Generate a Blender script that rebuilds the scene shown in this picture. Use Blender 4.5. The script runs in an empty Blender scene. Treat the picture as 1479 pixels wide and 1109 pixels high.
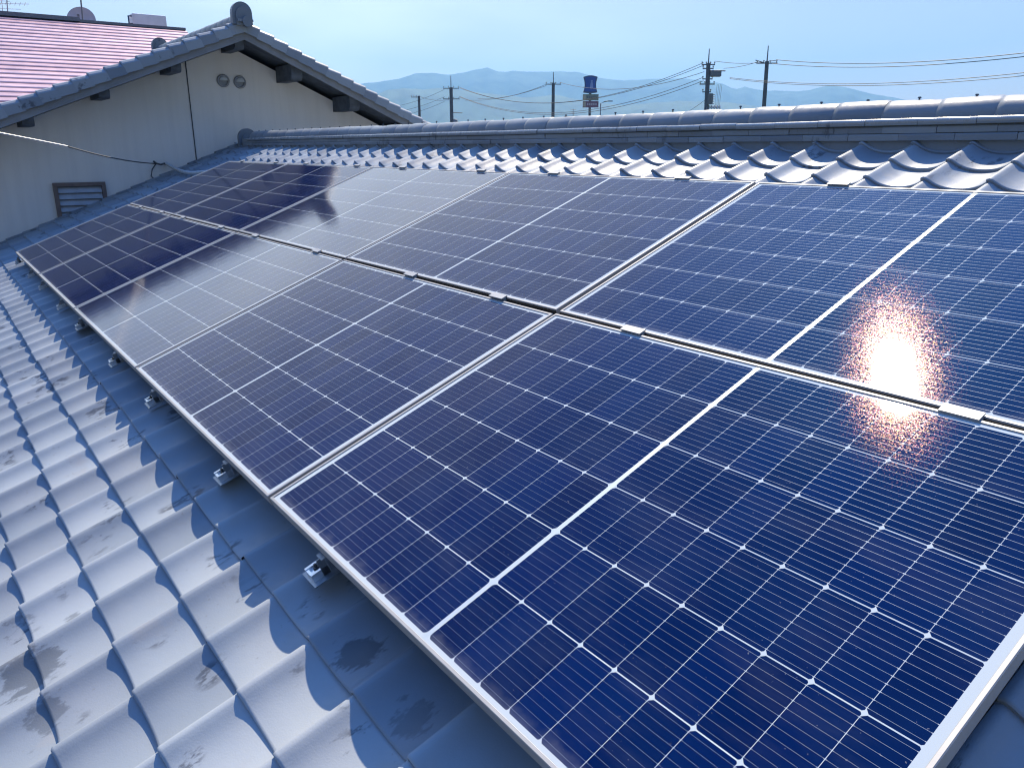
import bpy, bmesh, math, random
from mathutils import Vector, Matrix
import numpy as np
random.seed(7); rng = np.random.default_rng(7)
R = math.radians
scene = bpy.context.scene
COL = scene.collection

# ------------------------------------------------------------------ camera
CAM = Vector((2.09797, -0.66816, 0.97311))
C_R = Vector((0.59321024, 0.80504339, -0.00259691))
C_U = Vector((-0.23140473, 0.17360249, 0.95724293))
C_F = Vector((-0.77107293, 0.56724537, -0.28927363))
cam = bpy.data.cameras.new("camera")
cam.sensor_fit = 'HORIZONTAL'; cam.sensor_width = 36.0
cam.lens = 1134.406 / 1479 * 36.0
cam.clip_start = 0.02; cam.clip_end = 40000
cam_o = bpy.data.objects.new("camera", cam); COL.objects.link(cam_o)
m = Matrix.Identity(4)
for i in range(3):
    m[i][0] = C_R[i]; m[i][1] = C_U[i]; m[i][2] = -C_F[i]; m[i][3] = CAM[i]
cam_o.matrix_world = m
scene.camera = cam_o

# ------------------------------------------------------------------ sky, sun, exposure
SUN_EL, SUN_AZ = R(50.14), R(-42.77)
world = bpy.data.worlds.new("World"); scene.world = world; world.use_nodes = True
wt = world.node_tree
sky = wt.nodes.new('ShaderNodeTexSky'); sky.sky_type = 'NISHITA'; sky.sun_disc = False
sky.sun_elevation = SUN_EL; sky.sun_rotation = SUN_AZ
sky.altitude = 50; sky.air_density = 1.0; sky.dust_density = 0.6; sky.ozone_density = 3.0
tint = wt.nodes.new('ShaderNodeMix'); tint.data_type = 'RGBA'; tint.blend_type = 'MULTIPLY'
tint.inputs[0].default_value = 1.0
wc = wt.nodes.new('ShaderNodeTexCoord'); wsep = wt.nodes.new('ShaderNodeSeparateXYZ'); wmr = wt.nodes.new('ShaderNodeMapRange')
wt.links.new(wc.outputs['Generated'], wsep.inputs[0]); wt.links.new(wsep.outputs[2], wmr.inputs[0])
wmr.inputs[1].default_value = 0.38; wmr.inputs[2].default_value = 0.80
wtn = wt.nodes.new('ShaderNodeMix'); wtn.data_type = 'RGBA'
wtn.inputs[6].default_value = (0.68, 0.53, 0.46, 1); wtn.inputs[7].default_value = (0.30, 1.22, 2.4, 1)
wt.links.new(wmr.outputs[0], wtn.inputs[0]); wt.links.new(wtn.outputs[2], tint.inputs[7])
wt.links.new(sky.outputs[0], tint.inputs[6]); 
# a thin veil of high cloud, thicker towards the left of the sun
def wnode(kind, **kw):
    n_ = wt.nodes.new(kind)
    for k_, v_ in kw.items(): setattr(n_, k_, v_)
    return n_
wmp = wnode('ShaderNodeMapping'); wmp.inputs[3].default_value = (2.2, 2.2, 9.0); wt.links.new(wc.outputs['Generated'], wmp.inputs[0])
wns = wnode('ShaderNodeTexNoise'); wns.inputs['Scale'].default_value = 1.3; wns.inputs['Detail'].default_value = 5; wt.links.new(wmp.outputs[0], wns.inputs['Vector'])
wdot = wnode('ShaderNodeVectorMath', operation='DOT_PRODUCT'); wdot.inputs[1].default_value = (-0.98, 0.12, 0.15); wt.links.new(wc.outputs['Generated'], wdot.inputs[0])
w1 = wnode('ShaderNodeMapRange', interpolation_type='SMOOTHSTEP'); w1.inputs[1].default_value = 0.62; w1.inputs[2].default_value = 1.0; w1.inputs[3].default_value = 0.10; w1.inputs[4].default_value = 0.95; wt.links.new(wdot.outputs['Value'], w1.inputs[0])
w2_ = wnode('ShaderNodeMapRange', interpolation_type='SMOOTHSTEP'); w2_.inputs[1].default_value = 0.3; w2_.inputs[2].default_value = 0.7; w2_.inputs[3].default_value = 0.55; w2_.inputs[4].default_value = 1.0; wt.links.new(wns.outputs[0], w2_.inputs[0])
w3_ = wnode('ShaderNodeMath', operation='MULTIPLY'); wt.links.new(w1.outputs[0], w3_.inputs[0]); wt.links.new(w2_.outputs[0], w3_.inputs[1])
wmx = wnode('ShaderNodeMix', data_type='RGBA'); wt.links.new(w3_.outputs[0], wmx.inputs[0]); wt.links.new(tint.outputs[2], wmx.inputs[6]); wmx.inputs[7].default_value = (7.0, 7.4, 7.5, 1)
wt.links.new(wmx.outputs[2], wt.nodes['Background'].inputs[0])
wt.nodes['Background'].inputs[1].default_value = 0.096
sun = bpy.data.lights.new("sun", 'SUN'); sun.energy = 5.0; sun.angle = R(0.53); sun.color = (1.0, 0.86, 0.66)
sun_o = bpy.data.objects.new("sun", sun); COL.objects.link(sun_o)
sd = Vector((math.cos(SUN_EL) * math.sin(SUN_AZ), math.cos(SUN_EL) * math.cos(SUN_AZ), math.sin(SUN_EL)))
sun_o.rotation_euler = (-sd).to_track_quat('-Z', 'Y').to_euler()
sun_o.location = (0, 0, 30)
vs = scene.view_settings
vs.view_transform = 'Standard'; vs.look = 'None'; vs.exposure = 1.12; vs.gamma = 1.0; vs.use_curve_mapping = False
scene.render.engine = 'CYCLES'
scene.cycles.max_bounces = 6; scene.cycles.diffuse_bounces = 3; scene.cycles.glossy_bounces = 3
scene.cycles.transmission_bounces = 2; scene.cycles.volume_bounces = 0
scene.cycles.use_denoising = True; scene.cycles.denoiser = 'OPENIMAGEDENOISE'; scene.cycles.denoising_input_passes = 'RGB_ALBEDO_NORMAL'; scene.cycles.denoising_prefilter = 'ACCURATE'
scene.cycles.filter_width = 1.2
scene.cycles.caustics_reflective = False; scene.cycles.caustics_refractive = False

# ------------------------------------------------------------------ helpers
class Nodes:
    def __init__(s, name):
        s.mat = bpy.data.materials.new(name); s.mat.use_nodes = True
        s.t = s.mat.node_tree; s.t.nodes.clear()
        s.out = s.t.nodes.new('ShaderNodeOutputMaterial')
    def new(s, kind, **kw):
        n = s.t.nodes.new(kind)
        for k, v in kw.items(): setattr(n, k, v)
        return n
    def put(s, sock, v):
        if isinstance(v, bpy.types.NodeSocket): s.t.links.new(v, sock)
        elif isinstance(v, (tuple, list)) and len(v) == 3 and sock.type == 'RGBA': sock.default_value = (*v, 1)
        else: sock.default_value = v
    def m(s, op, a, b=None, c=None):
        n = s.new('ShaderNodeMath', operation=op)
        s.put(n.inputs[0], a)
        if b is not None: s.put(n.inputs[1], b)
        if c is not None: s.put(n.inputs[2], c)
        return n.outputs[0]
    def vm(s, op, a, b=None):
        n = s.new('ShaderNodeVectorMath', operation=op)
        s.put(n.inputs[0], a)
        if b is not None: s.put(n.inputs[1 if op != 'SCALE' else 3], b)
        return n.outputs[0]
    def mix(s, f, a, b, blend='MIX'):
        n = s.new('ShaderNodeMix', data_type='RGBA', blend_type=blend)
        s.put(n.inputs[0], f); s.put(n.inputs[6], a); s.put(n.inputs[7], b)
        return n.outputs[2]
    def ramp(s, f, a, b, lo=0.0, hi=1.0):
        n = s.new('ShaderNodeMapRange'); n.interpolation_type = 'SMOOTHSTEP'
        s.put(n.inputs[0], f); n.inputs[1].default_value = a; n.inputs[2].default_value = b
        n.inputs[3].default_value = lo; n.inputs[4].default_value = hi
        return n.outputs[0]
    def noise(s, vec, scale, detail=3, rough=0.55):
        n = s.new('ShaderNodeTexNoise'); s.put(n.inputs['Vector'], vec)
        n.inputs['Scale'].default_value = scale; n.inputs['Detail'].default_value = detail
        n.inputs['Roughness'].default_value = rough
        return n.outputs[0]
    def coord(s, which='Object'):
        return s.new('ShaderNodeTexCoord').outputs[which]
    def scaled(s, vec, sc):
        n = s.new('ShaderNodeMapping'); s.put(n.inputs[0], vec); n.inputs[3].default_value = sc
        return n.outputs[0]
    def bump(s, h, strength=0.3, dist=0.01):
        n = s.new('ShaderNodeBump'); n.inputs['Strength'].default_value = strength
        n.inputs['Distance'].default_value = dist; s.put(n.inputs['Height'], h)
        return n.outputs[0]
    def attr(s, name):
        return s.new('ShaderNodeAttribute', attribute_name=name).outputs['Fac']
    def principled(s, **kw):
        n = s.new('ShaderNodeBsdfPrincipled')
        for k, v in kw.items(): s.put(n.inputs[k.replace('_', ' ')], v)
        return n.outputs[0]
    def done(s, sh):
        s.t.links.new(sh, s.out.inputs['Surface']); return s.mat

def plain(name, col, rough=0.6, metal=0.0, var=0.12, scale=6.0, bump=0.0, bscale=40.0, spec=0.5):
    n = Nodes(name); co = n.coord('Object')
    f = n.ramp(n.noise(co, scale, 4), 0.3, 0.7, 1 - var, 1 + var)
    c = n.mix(1.0, col, n.new('ShaderNodeCombineColor').outputs[0], 'MULTIPLY')
    cc = n.t.nodes[-2] if False else None
    comb = [x for x in n.t.nodes if x.bl_idname == 'ShaderNodeCombineColor'][0]
    for i in range(3): n.put(comb.inputs[i], f)
    kw = dict(Base_Color=c, Roughness=rough, Metallic=metal)
    if bump: kw['Normal'] = n.bump(n.noise(co, bscale, 4), bump, 0.01)
    n2 = n.principled(**kw)
    n.t.nodes[-1].inputs['Specular IOR Level'].default_value = spec
    return n.done(n2)

class MB:
    """collects shapes and links them as ONE mesh object"""
    def __init__(s): s.v = []; s.f = []; s.s = []; s.a = []
    def add(s, vs, fs, smooth=False, a=0.5):
        o = len(s.v); s.v += [tuple(v) for v in vs]
        for f in fs: s.f.append(tuple(i + o for i in f)); s.s.append(smooth); s.a.append(a)
    def obox(s, c, ax, ay, az, a=0.5):
        """box from centre and three half-axis vectors"""
        c = Vector(c); ax, ay, az = Vector(ax), Vector(ay), Vector(az)
        vs = [c + x * ax + y * ay + z * az for x in (-1, 1) for y in (-1, 1) for z in (-1, 1)]
        s.add(vs, [(0, 1, 3, 2), (4, 6, 7, 5), (0, 4, 5, 1), (2, 3, 7, 6), (0, 2, 6, 4), (1, 5, 7, 3)], a=a)
    def box(s, x0, x1, y0, y1, z0, z1, a=0.5):
        s.obox(((x0 + x1) / 2, (y0 + y1) / 2, (z0 + z1) / 2), ((x1 - x0) / 2, 0, 0), (0, (y1 - y0) / 2, 0), (0, 0, (z1 - z0) / 2), a)
    def tube(s, pts, r, n=8, caps=True, smooth=True):
        pts = [Vector(p) for p in pts]; rs = r if isinstance(r, (list, tuple)) else [r] * len(pts)
        rings = []
        for i, p in enumerate(pts):
            d = (pts[min(i + 1, len(pts) - 1)] - pts[max(i - 1, 0)]).normalized()
            h = Vector((0, 0, 1)) if abs(d.z) < 0.9 else Vector((1, 0, 0))
            a = d.cross(h).normalized(); b = d.cross(a).normalized()
            rings.append([p + rs[i] * (math.cos(2 * math.pi * k / n) * a + math.sin(2 * math.pi * k / n) * b) for k in range(n)])
        vs = [v for q in rings for v in q]; fs = []
        for i in range(len(pts) - 1):
            for k in range(n):
                fs.append((i * n + k, i * n + (k + 1) % n, (i + 1) * n + (k + 1) % n, (i + 1) * n + k))
        s.add(vs, fs, smooth)
        if caps:
            s.add(rings[0], [tuple(range(n))]); s.add(rings[-1], [tuple(range(n))[::-1]])
    def prism(s, poly, d, smooth=False):
        """closed polygon of 3-D points extruded along vector d"""
        n = len(poly); poly = [Vector(p) for p in poly]; d = Vector(d)
        top = [p + d for p in poly]
        s.add(poly + top, [(i, (i + 1) % n, n + (i + 1) % n, n + i) for i in range(n)], smooth)
        s.add(poly, [tuple(range(n))[::-1]]); s.add(top, [tuple(range(n))])
    def build(s, name, mat, parent=None, at=(0, 0, 0), attr=False, bevel=0.0):
        me = bpy.data.meshes.new(name)
        at = Vector(at)
        me.from_pydata([Vector(v) - at for v in s.v], [], s.f)
        me.polygons.foreach_set('use_smooth', s.s)
        if attr:
            at_ = me.attributes.new('shade', 'FLOAT', 'FACE'); at_.data.foreach_set('value', s.a)
        bm = bmesh.new(); bm.from_mesh(me); bmesh.ops.recalc_face_normals(bm, faces=bm.faces) if not attr else None
        bm.to_mesh(me); bm.free()
        me.materials.append(mat); me.update()
        o = bpy.data.objects.new(name, me); COL.objects.link(o)
        if parent: o.parent = parent
        else: o.location = at
        if bevel:
            b = o.modifiers.new('bevel', 'BEVEL'); b.width = bevel; b.segments = 2; b.limit_method = 'ANGLE'; b.angle_limit = R(40)
        return o

def tag(o, label, cat, group=None, kind=None):
    if label: o['label'] = label
    if cat: o['category'] = cat
    if group: o['group'] = group
    if kind: o['kind'] = kind
    return o
def thing(name, label, cat, loc=(0, 0, 0), rot=(0, 0, 0), group=None):
    o = bpy.data.objects.new(name, None); o.empty_display_size = 0.2; COL.objects.link(o)
    o.location = loc; o.rotation_euler = rot
    return tag(o, label, cat, group)
def copy_tree(o, parent=None):
    c = o.copy(); COL.objects.link(c); c.parent = parent
    for ch in list(o.children): copy_tree(ch, c)
    return c

# roof frame: U along the ridge, V up the slope, N off the roof; origin on the panels' lower edge
TH = 0.36751
U = Vector((1, 0, 0)); V = Vector((0, math.cos(TH), math.sin(TH))); N = Vector((0, -math.sin(TH), math.cos(TH)))
def P(u, v, n): return u * U + v * V + n * N
def far_point(px, py, D):
    """point at horizontal distance D from the viewpoint in the direction of a photo pixel"""
    d = C_F + C_R * ((px - 739.5) / 1134.406) - C_U * ((py - 554.5) / 1134.406)
    return CAM + d * (D / math.hypot(d.x, d.y))

# ------------------------------------------------------------------ materials
def tile_material(name='smoked_clay_tile', tone=1.0, spec=0.2, r0=0.36, r1=0.54, patches=()):
    n = Nodes(name); co = n.coord('Object')
    sh = n.attr('shade')
    base = n.mix(n.ramp(sh, 0, 1), tuple(tone * q for q in (0.178, 0.208, 0.24)), tuple(tone * q for q in (0.268, 0.302, 0.328)))
    big = n.ramp(n.noise(co, 2.3, 3), 0.35, 0.7)
    base = n.mix(n.m('MULTIPLY', big, 0.25), base, tuple(tone * q for q in (0.29, 0.295, 0.31)))
    # scuffs: elongated along the slope, patchy
    st = n.noise(n.scaled(co, (38, 12, 12)), 1.0, 6, 0.7)
    patch = n.ramp(n.noise(n.vm('ADD', co, (3.1, 7.7, 1.3)), 4.2, 2), 0.575, 0.65)
    scuff = n.m('MULTIPLY', n.ramp(st, 0.50, 0.60), patch)
    base = n.mix(n.m('MULTIPLY', scuff, 0.75), base, (0.05, 0.056, 0.068))
    lich = n.m('MULTIPLY', n.ramp(n.noise(co, 60, 4, 0.7), 0.62, 0.72), n.ramp(n.noise(co, 3.0, 2), 0.5, 0.62))
    base = n.mix(n.m('MULTIPLY', lich, 0.45), base, (0.13, 0.125, 0.12))
    rust = n.m('MULTIPLY', n.ramp(n.noise(n.vm('ADD', co, (11, 2, 5)), 7.0, 4), 0.60, 0.75), 0.35)
    base = n.mix(rust, base, (0.27, 0.255, 0.24))
    for (px_, py_, pz_, rad, amt) in patches:      # single large weathered spots
        d_ = n.new('ShaderNodeVectorMath', operation='LENGTH'); n.put(d_.inputs[0], n.vm('SUBTRACT', co, (px_, py_, pz_)))
        w_ = n.m('ADD', d_.outputs['Value'], n.m('MULTIPLY', n.m('SUBTRACT', n.noise(n.scaled(co, (30, 13, 13)), 1.0, 6, .7), .5), rad * 2.8))
        base = n.mix(n.m('MULTIPLY', n.ramp(w_, rad * .72, rad * 1.05, 1.0, 0.0), amt), base, (0.055, 0.062, 0.072))
    rough = n.ramp(n.noise(co, 18, 4), 0.3, 0.7, r0, r1)
    fine = n.m('ADD', n.noise(co, 220, 3), n.m('MULTIPLY', n.noise(co, 25, 3), 1.5))
    nor = n.bump(fine, 0.09, 0.004)
    sh_ = n.principled(Base_Color=base, Roughness=rough, Normal=nor)
    n.t.nodes[-1].inputs['Specular IOR Level'].default_value = spec
    return n.done(sh_)
M_TILE = tile_material(patches=((1.83, -3.65, 3.80, .085, .62), (2.06, -3.63, 3.80, .05, .5), (2.60, -3.02, 4.04, .062, .7), (2.86, -3.03, 4.037, .05, .45), (1.66, -3.52, 3.85, .03, .5)))
M_RIDGE = tile_material('ridge_tile', .8, .3, .30, .45)
M_LIP = tile_material('glazed_lip', .9, 1.0, .22, .30)

def panel_material():
    n = Nodes('solar_glass'); co = n.coord('Object')
    sep = n.new('ShaderNodeSeparateXYZ'); n.put(sep.inputs[0], co)
    x, y = sep.outputs[0], sep.outputs[1]
    t = n.m('SUBTRACT', n.m('ABSOLUTE', n.m('SUBTRACT', x, 0.862)), 0.0065)
    i = n.m('FLOOR', n.m('DIVIDE', t, 0.0921)); fx = n.m('SUBTRACT', t, n.m('MULTIPLY', i, 0.0921))
    ty = n.m('SUBTRACT', y, 0.0200)
    j = n.m('FLOOR', n.m('DIVIDE', ty, 0.1846)); fy = n.m('SUBTRACT', ty, n.m('MULTIPLY', j, 0.1846))
    lt = lambda a, b: n.m('LESS_THAN', a, b)
    gt = lambda a, b: n.m('GREATER_THAN', a, b)
    mul = lambda *q: q[0] if len(q) == 1 else n.m('MULTIPLY', q[0], mul(*q[1:]))
    dy = n.m('MINIMUM', fy, n.m('SUBTRACT', 0.182, fy))
    inc = mul(gt(t, 0.0), lt(i, 8.5), gt(i, -0.5), lt(fx, 0.0911), lt(fy, 0.182), gt(ty, 0.0), lt(j, 5.5),
              gt(n.m('ADD', fx, dy), 0.0072), gt(n.m('ADD', n.m('SUBTRACT', 0.0911, fx), dy), 0.0032))
    bar = n.m('ABSOLUTE', n.m('SUBTRACT', n.m('MODULO', fy, 0.0182), 0.0091))
    edge = n.m('MINIMUM', fx, n.m('SUBTRACT', 0.0909, fx))
    wid = n.m('ADD', 0.00021, n.m('MULTIPLY', lt(edge, 0.0022), 0.0005))
    bus = mul(lt(bar, wid), inc)
    # colour of each cell varies a little
    wn = n.new('ShaderNodeTexWhiteNoise', noise_dimensions='3D')
    oi = n.new('ShaderNodeObjectInfo')
    cv = n.new('ShaderNodeCombineXYZ')
    n.put(cv.inputs[0], n.m('ADD', i, n.m('MULTIPLY', gt(x, 0.862), 20.0))); n.put(cv.inputs[1], j)
    n.put(cv.inputs[2], n.m('MULTIPLY', oi.outputs['Random'], 91.0))
    n.put(wn.inputs['Vector'], cv.outputs[0])
    cell = n.mix(wn.outputs['Value'], (0.0004, 0.0060, 0.042), (0.0008, 0.0088, 0.058))
    smear = n.ramp(n.noise(co, 5.0, 3), 0.35, 0.7)
    cell = n.mix(n.m('MULTIPLY', smear, 0.35), cell, (0.003, 0.015, 0.064))
    col = n.mix(inc, (0.36, 0.41, 0.44), cell)
    col = n.mix(bus, col, (0.15, 0.18, 0.23))
    film = n.m('MULTIPLY', n.ramp(n.noise(n.scaled(co, (2.0, 5.0, 1.0)), 1.6, 5, 0.65), 0.42, 0.75), 0.020)
    rim = n.m('MULTIPLY', n.ramp(n.m('ADD', y, n.m('MULTIPLY', n.noise(co, 22, 4), 0.05)), 0.035, 0.075, 1.0, 0.0), 0.10)
    spots = n.m('MULTIPLY', n.ramp(n.noise(co, 130, 2), 0.73, 0.78), 0.22)
    col = n.mix(n.m('ADD', film, n.m('ADD', rim, spots)), col, (0.42, 0.43, 0.44))
    under = n.principled(Base_Color=col, Roughness=0.44, Metallic=n.m('MAXIMUM', n.m('MULTIPLY', bus, 0.35), n.m('MULTIPLY', n.m('LESS_THAN', t, 0.0), 0.3)))
    n.t.nodes[-1].inputs['Specular IOR Level'].default_value = 0.0
    # glass: a sharp lobe and a weak wide one that sparkles through the satin texture of the glass
    warp = n.bump(n.noise(co, 14.0, 2), 0.05, 0.004)
    g1 = n.new('ShaderNodeBsdfGlossy', distribution='BECKMANN'); g1.inputs['Roughness'].default_value = 0.089
    n.put(g1.inputs['Normal'], warp)
    cellid = n.vm('FLOOR', n.vm('SCALE', co, 470.0))
    w2 = n.new('ShaderNodeTexWhiteNoise', noise_dimensions='3D'); n.put(w2.inputs['Vector'], cellid)
    w3 = n.new('ShaderNodeTexWhiteNoise', noise_dimensions='3D'); n.put(w3.inputs['Vector'], n.vm('ADD', cellid, (17.3, 5.1, 9.7)))
    hue = n.new('ShaderNodeHueSaturation'); hue.inputs['Saturation'].default_value = 1.0
    n.put(hue.inputs['Color'], n.mix(0.25, n.mix(w2.outputs['Value'], (1.0, 0.55, 0.18), (0.98, 0.45, 0.62)), w2.outputs['Color']))
    geo = n.new('ShaderNodeNewGeometry')
    jit = n.vm('SCALE', n.vm('SUBTRACT', w3.outputs['Color'], (0.5, 0.5, 0.5)), 0.042)
    nj = n.vm('NORMALIZE', n.vm('ADD', geo.outputs['Normal'], jit))
    g2 = n.new('ShaderNodeBsdfGlossy', distribution='BECKMANN'); g2.inputs['Roughness'].default_value = 0.14
    n.put(g2.inputs['Color'], hue.outputs[0]); n.put(g2.inputs['Normal'], nj)
    gm = n.new('ShaderNodeMixShader'); gm.inputs[0].default_value = 0.095
    n.t.links.new(g1.outputs[0], gm.inputs[1]); n.t.links.new(g2.outputs[0], gm.inputs[2])
    # anti-reflective glass: hardly any reflection head on, a lot at a grazing angle
    lw = n.new('ShaderNodeLayerWeight'); lw.inputs['Blend'].default_value = 0.5
    fac = n.m('ADD', 0.007, n.m('MULTIPLY', 0.99, n.m('POWER', lw.outputs['Facing'], 4.6)))
    at_ = n.new('ShaderNodeAttribute', attribute_name='coating', attribute_type='OBJECT')
    mx = n.new('ShaderNodeMixShader'); n.put(mx.inputs[0], n.m('MULTIPLY', fac, at_.outputs['Fac']))
    n.t.links.new(under, mx.inputs[1]); n.t.links.new(gm.outputs[0], mx.inputs[2])
    return n.done(mx.outputs[0])
M_GLASS = panel_material()
M_ALU = plain('anodised_aluminium', (0.29, 0.287, 0.28), 0.55, 0.3, 0.05, 20)
M_CLAMP = plain('clamp_aluminium', (0.27, 0.28, 0.29), 0.55, 0.35, 0.08, 30)
M_STEEL = plain('galvanised_steel', (0.80, 0.82, 0.83), 0.28, 0.85, 0.15, 40)
M_PLATE = plain('zinc_plate', (0.30, 0.33, 0.36), 0.35, 0.7, 0.15, 40)
M_GAP_SHADE = plain('row_gap_shade', (0.012, 0.012, 0.014), 0.8, 0.0, 0.1, 30)  # near-black that stands in for shade between the panel rows
M_DARKSTEEL = plain('coated_dark_steel', (0.05, 0.06, 0.07), 0.4, 0.4, 0.2, 30)
def stucco():
    n = Nodes('grey_beige_stucco'); co = n.coord('Object')
    a = n.ramp(n.noise(n.scaled(co, (1, 5.0, .35)), 1.6, 5, .6), .35, .75, 0, 1)
    b = n.ramp(n.noise(co, 1.1, 4), .3, .7, 0, 1)
    c = n.mix(n.m('MULTIPLY', a, .35), (0.78, 0.735, 0.665), (0.60, 0.565, 0.515))
    c = n.mix(n.m('MULTIPLY', b, .3), c, (0.64, 0.62, 0.59))
    return n.done(n.principled(Base_Color=c, Roughness=.9, Normal=n.bump(n.noise(co, 90, 5), .22, .006)))
M_STUCCO = stucco()
M_WOOD = plain('dark_stained_wood', (0.085, 0.098, 0.115), 0.75, 0.0, 0.25, 9, 0.2, 60, 0.3)
M_BARGE = plain('weathered_grey_board', (0.20, 0.205, 0.21), 0.7, 0.0, 0.12, 5, 0.15, 60, 0.3)
M_FRAME = plain('brown_window_frame', (0.16, 0.115, 0.095), 0.6, 0.0, 0.15, 12)
M_LOUVRE = plain('painted_louvre', (0.34, 0.37, 0.41), 0.55, 0.0, 0.1, 10)
M_PVC = plain('pale_grey_pvc', (0.48, 0.50, 0.50), 0.5, 0.0, 0.08, 20)
M_WIRE = plain('wire_sheath', (0.055, 0.06, 0.065), 0.6, 0.0, 0.1, 5)
M_SUNLIT_WIRE = plain('sunlit_wire_tone', (0.45, 0.46, 0.46), 0.4, 0.6, 0.1, 5)  # lighter wire colour, sunlight painted onto the outer stretch of the cable
M_CONC = plain('spun_concrete', (0.105, 0.115, 0.13), 0.85, 0.0, 0.12, 3)  # grey leans blue, distance haze mixed into the colour
M_PORC = plain('porcelain', (0.6, 0.6, 0.58), 0.25, 0.0, 0.1, 30)
M_GEAR = plain('grey_switchgear', (0.16, 0.17, 0.18), 0.6, 0.2, 0.1, 10)
M_MORTAR = plain('dark_mortar', (0.12, 0.12, 0.125), 0.9, 0.0, 0.2, 20)
def fields():
    n = Nodes('farmland'); co = n.coord('Object')
    v = n.new('ShaderNodeTexVoronoi', distance='CHEBYCHEV'); n.put(v.inputs['Vector'], n.scaled(co, (1, .6, 1))); v.inputs['Scale'].default_value = 0.022
    sp_ = n.new('ShaderNodeSeparateColor'); n.put(sp_.inputs[0], v.outputs['Color'])
    c = n.mix(n.ramp(sp_.outputs[0], .35, .65), (0.055, 0.085, 0.035), (0.13, 0.12, 0.075))
    c = n.mix(n.ramp(sp_.outputs[1], .7, .72), c, (0.11, 0.11, 0.11))
    c = n.mix(n.m('MULTIPLY', n.ramp(n.noise(co, .12, 6, .7), .4, .6), .6), c, (0.05, 0.06, 0.035))
    return n.done(n.principled(Base_Color=c, Roughness=.95))
M_GROUND = fields()
M_FOREST = plain('forested_hill', (0.05, 0.075, 0.045), 0.95, 0.0, 0.3, 0.01)
M_WHITE = plain('white_enamel', (0.72, 0.72, 0.72), 0.45, 0.0, 0.06, 4)
M_DISH = plain('grey_dish_paint', (0.42, 0.43, 0.45), 0.5, 0.0, 0.06, 4)

# ------------------------------------------------------------------ setting: ground and hills
g = MB(); nseg = 48
gv = [(0, 0, -4.2)]; gf = []
for k in range(nseg):
    a = 2 * math.pi * k / nseg; gv.append((5400 * math.cos(a), 5400 * math.sin(a), -4.2))
for k in range(nseg): gf.append((0, 1 + k, 1 + (k + 1) % nseg))
g.add(gv, gf); tag(g.build('ground', M_GROUND), None, None, kind='structure')

def hills(name, sil, dist, depth, seed, rough):
    rg = np.random.default_rng(seed); ph = rg.uniform(0, 6.28, 40)
    xs = np.arange(sil[0][0], sil[-1][0] + 1, 4.0)
    ys = np.interp(xs, [q[0] for q in sil], [q[1] for q in sil])
    for k in range(14):
        ys = ys + rough * np.sin(xs * (0.03 * 1.35 ** k) + ph[k]) / 1.25 ** k
    b = MB(); rows = 9; vs = []
    for i, (x, y) in enumerate(zip(xs, ys)):
        top = far_point(x, y, dist); d = Vector((top.x - CAM.x, top.y - CAM.y, 0)).normalized()
        h = top.z + 4.2
        for r in range(rows):
            f = r / (rows - 3)
            if r <= rows - 3:
                w = f ** 1.3
                z = -4.2 + h * (w + (0.09 * math.sin(i * 0.31 + r * 2.1 + ph[3]) + 0.06 * math.sin(i * 0.83 - r * 1.3 + ph[5])) * f * (1 - f) * 2)
                p = Vector((top.x, top.y, 0)) - d * depth * (1 - f)
            else:
                g_ = (r - (rows - 3)) / 2
                z = -4.2 + h * (1 - g_); p = Vector((top.x, top.y, 0)) + d * depth * 0.35 * g_
            vs.append((p.x, p.y, z))
    fs = [(i * rows + r, (i + 1) * rows + r, (i + 1) * rows + r + 1, i * rows + r + 1) for i in range(len(xs) - 1) for r in range(rows - 1)]
    b.add(vs, fs, True)
    return tag(b.build(name, M_FOREST), None, None, kind='structure')
hills('mountains', [(-400, 150), (100, 140), (420, 128), (520, 122), (545, 120), (575, 115), (600, 106.5), (625, 105), (650, 107), (672, 105), (690, 100.5), (704, 98.5), (718, 103.5), (730, 104.5), (742, 102), (760, 104), (790, 104.5), (832, 103.5), (845, 107), (866, 113), (900, 116), (960, 114), (985, 114), (1010, 117), (1040, 121), (1057, 127), (1064, 128), (1076, 123.8), (1090, 128), (1112, 131), (1150, 133), (1170, 131), (1190, 126), (1202, 123.5), (1215, 125.5), (1228, 128), (1258, 135), (1290, 141), (1340, 150), (1500, 165), (1800, 175)], 5000, 1500, 3, 0.5)
hills('hills', [(-400, 165), (300, 150), (540, 137), (560, 130), (585, 128), (610, 131), (640, 128), (670, 130), (720, 137), (760, 141), (800, 138), (850, 147), (900, 152), (980, 146), (1030, 147), (1100, 155), (1160, 152), (1220, 154), (1300, 165), (1500, 180), (1800, 185)], 3300, 900, 5, 0.5)

# ------------------------------------------------------------------ tiled roofs
PU, D_T, LIFT = 0.2435, 0.0445, 0.0150
_ps = [(-0.08, .70), (0.0, .90), (.04, 1.0), (.072, .96), (.12, .77), (.20, .46), (.30, .21), (.42, .055), (.54, 0), (.66, .02), (.78, .13), (.90, .38), (1.0, .76), (1.1, 1.1)]
def prof(s):
    for k in range(1, len(_ps) - 2):
        if s <= _ps[k + 1][0] + 1e-9:
            p0, p1, p2, p3 = _ps[k - 1], _ps[k], _ps[k + 1], _ps[k + 2]
            t = (s - p1[0]) / (p2[0] - p1[0]); dx = p2[0] - p1[0]
            m1 = (p2[1] - p0[1]) / (p2[0] - p0[0]) * dx; m2 = (p3[1] - p1[1]) / (p3[0] - p1[0]) * dx
            return (2*t**3-3*t**2+1)*p1[1] + (t**3-2*t**2+t)*m1 + (-2*t**3+3*t**2)*p2[1] + (t**3-t**2)*m2
    return .8
S_N = 22
_S = [k / S_N for k in range(S_N + 1)]
_H = [prof(s) for s in _S]
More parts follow.
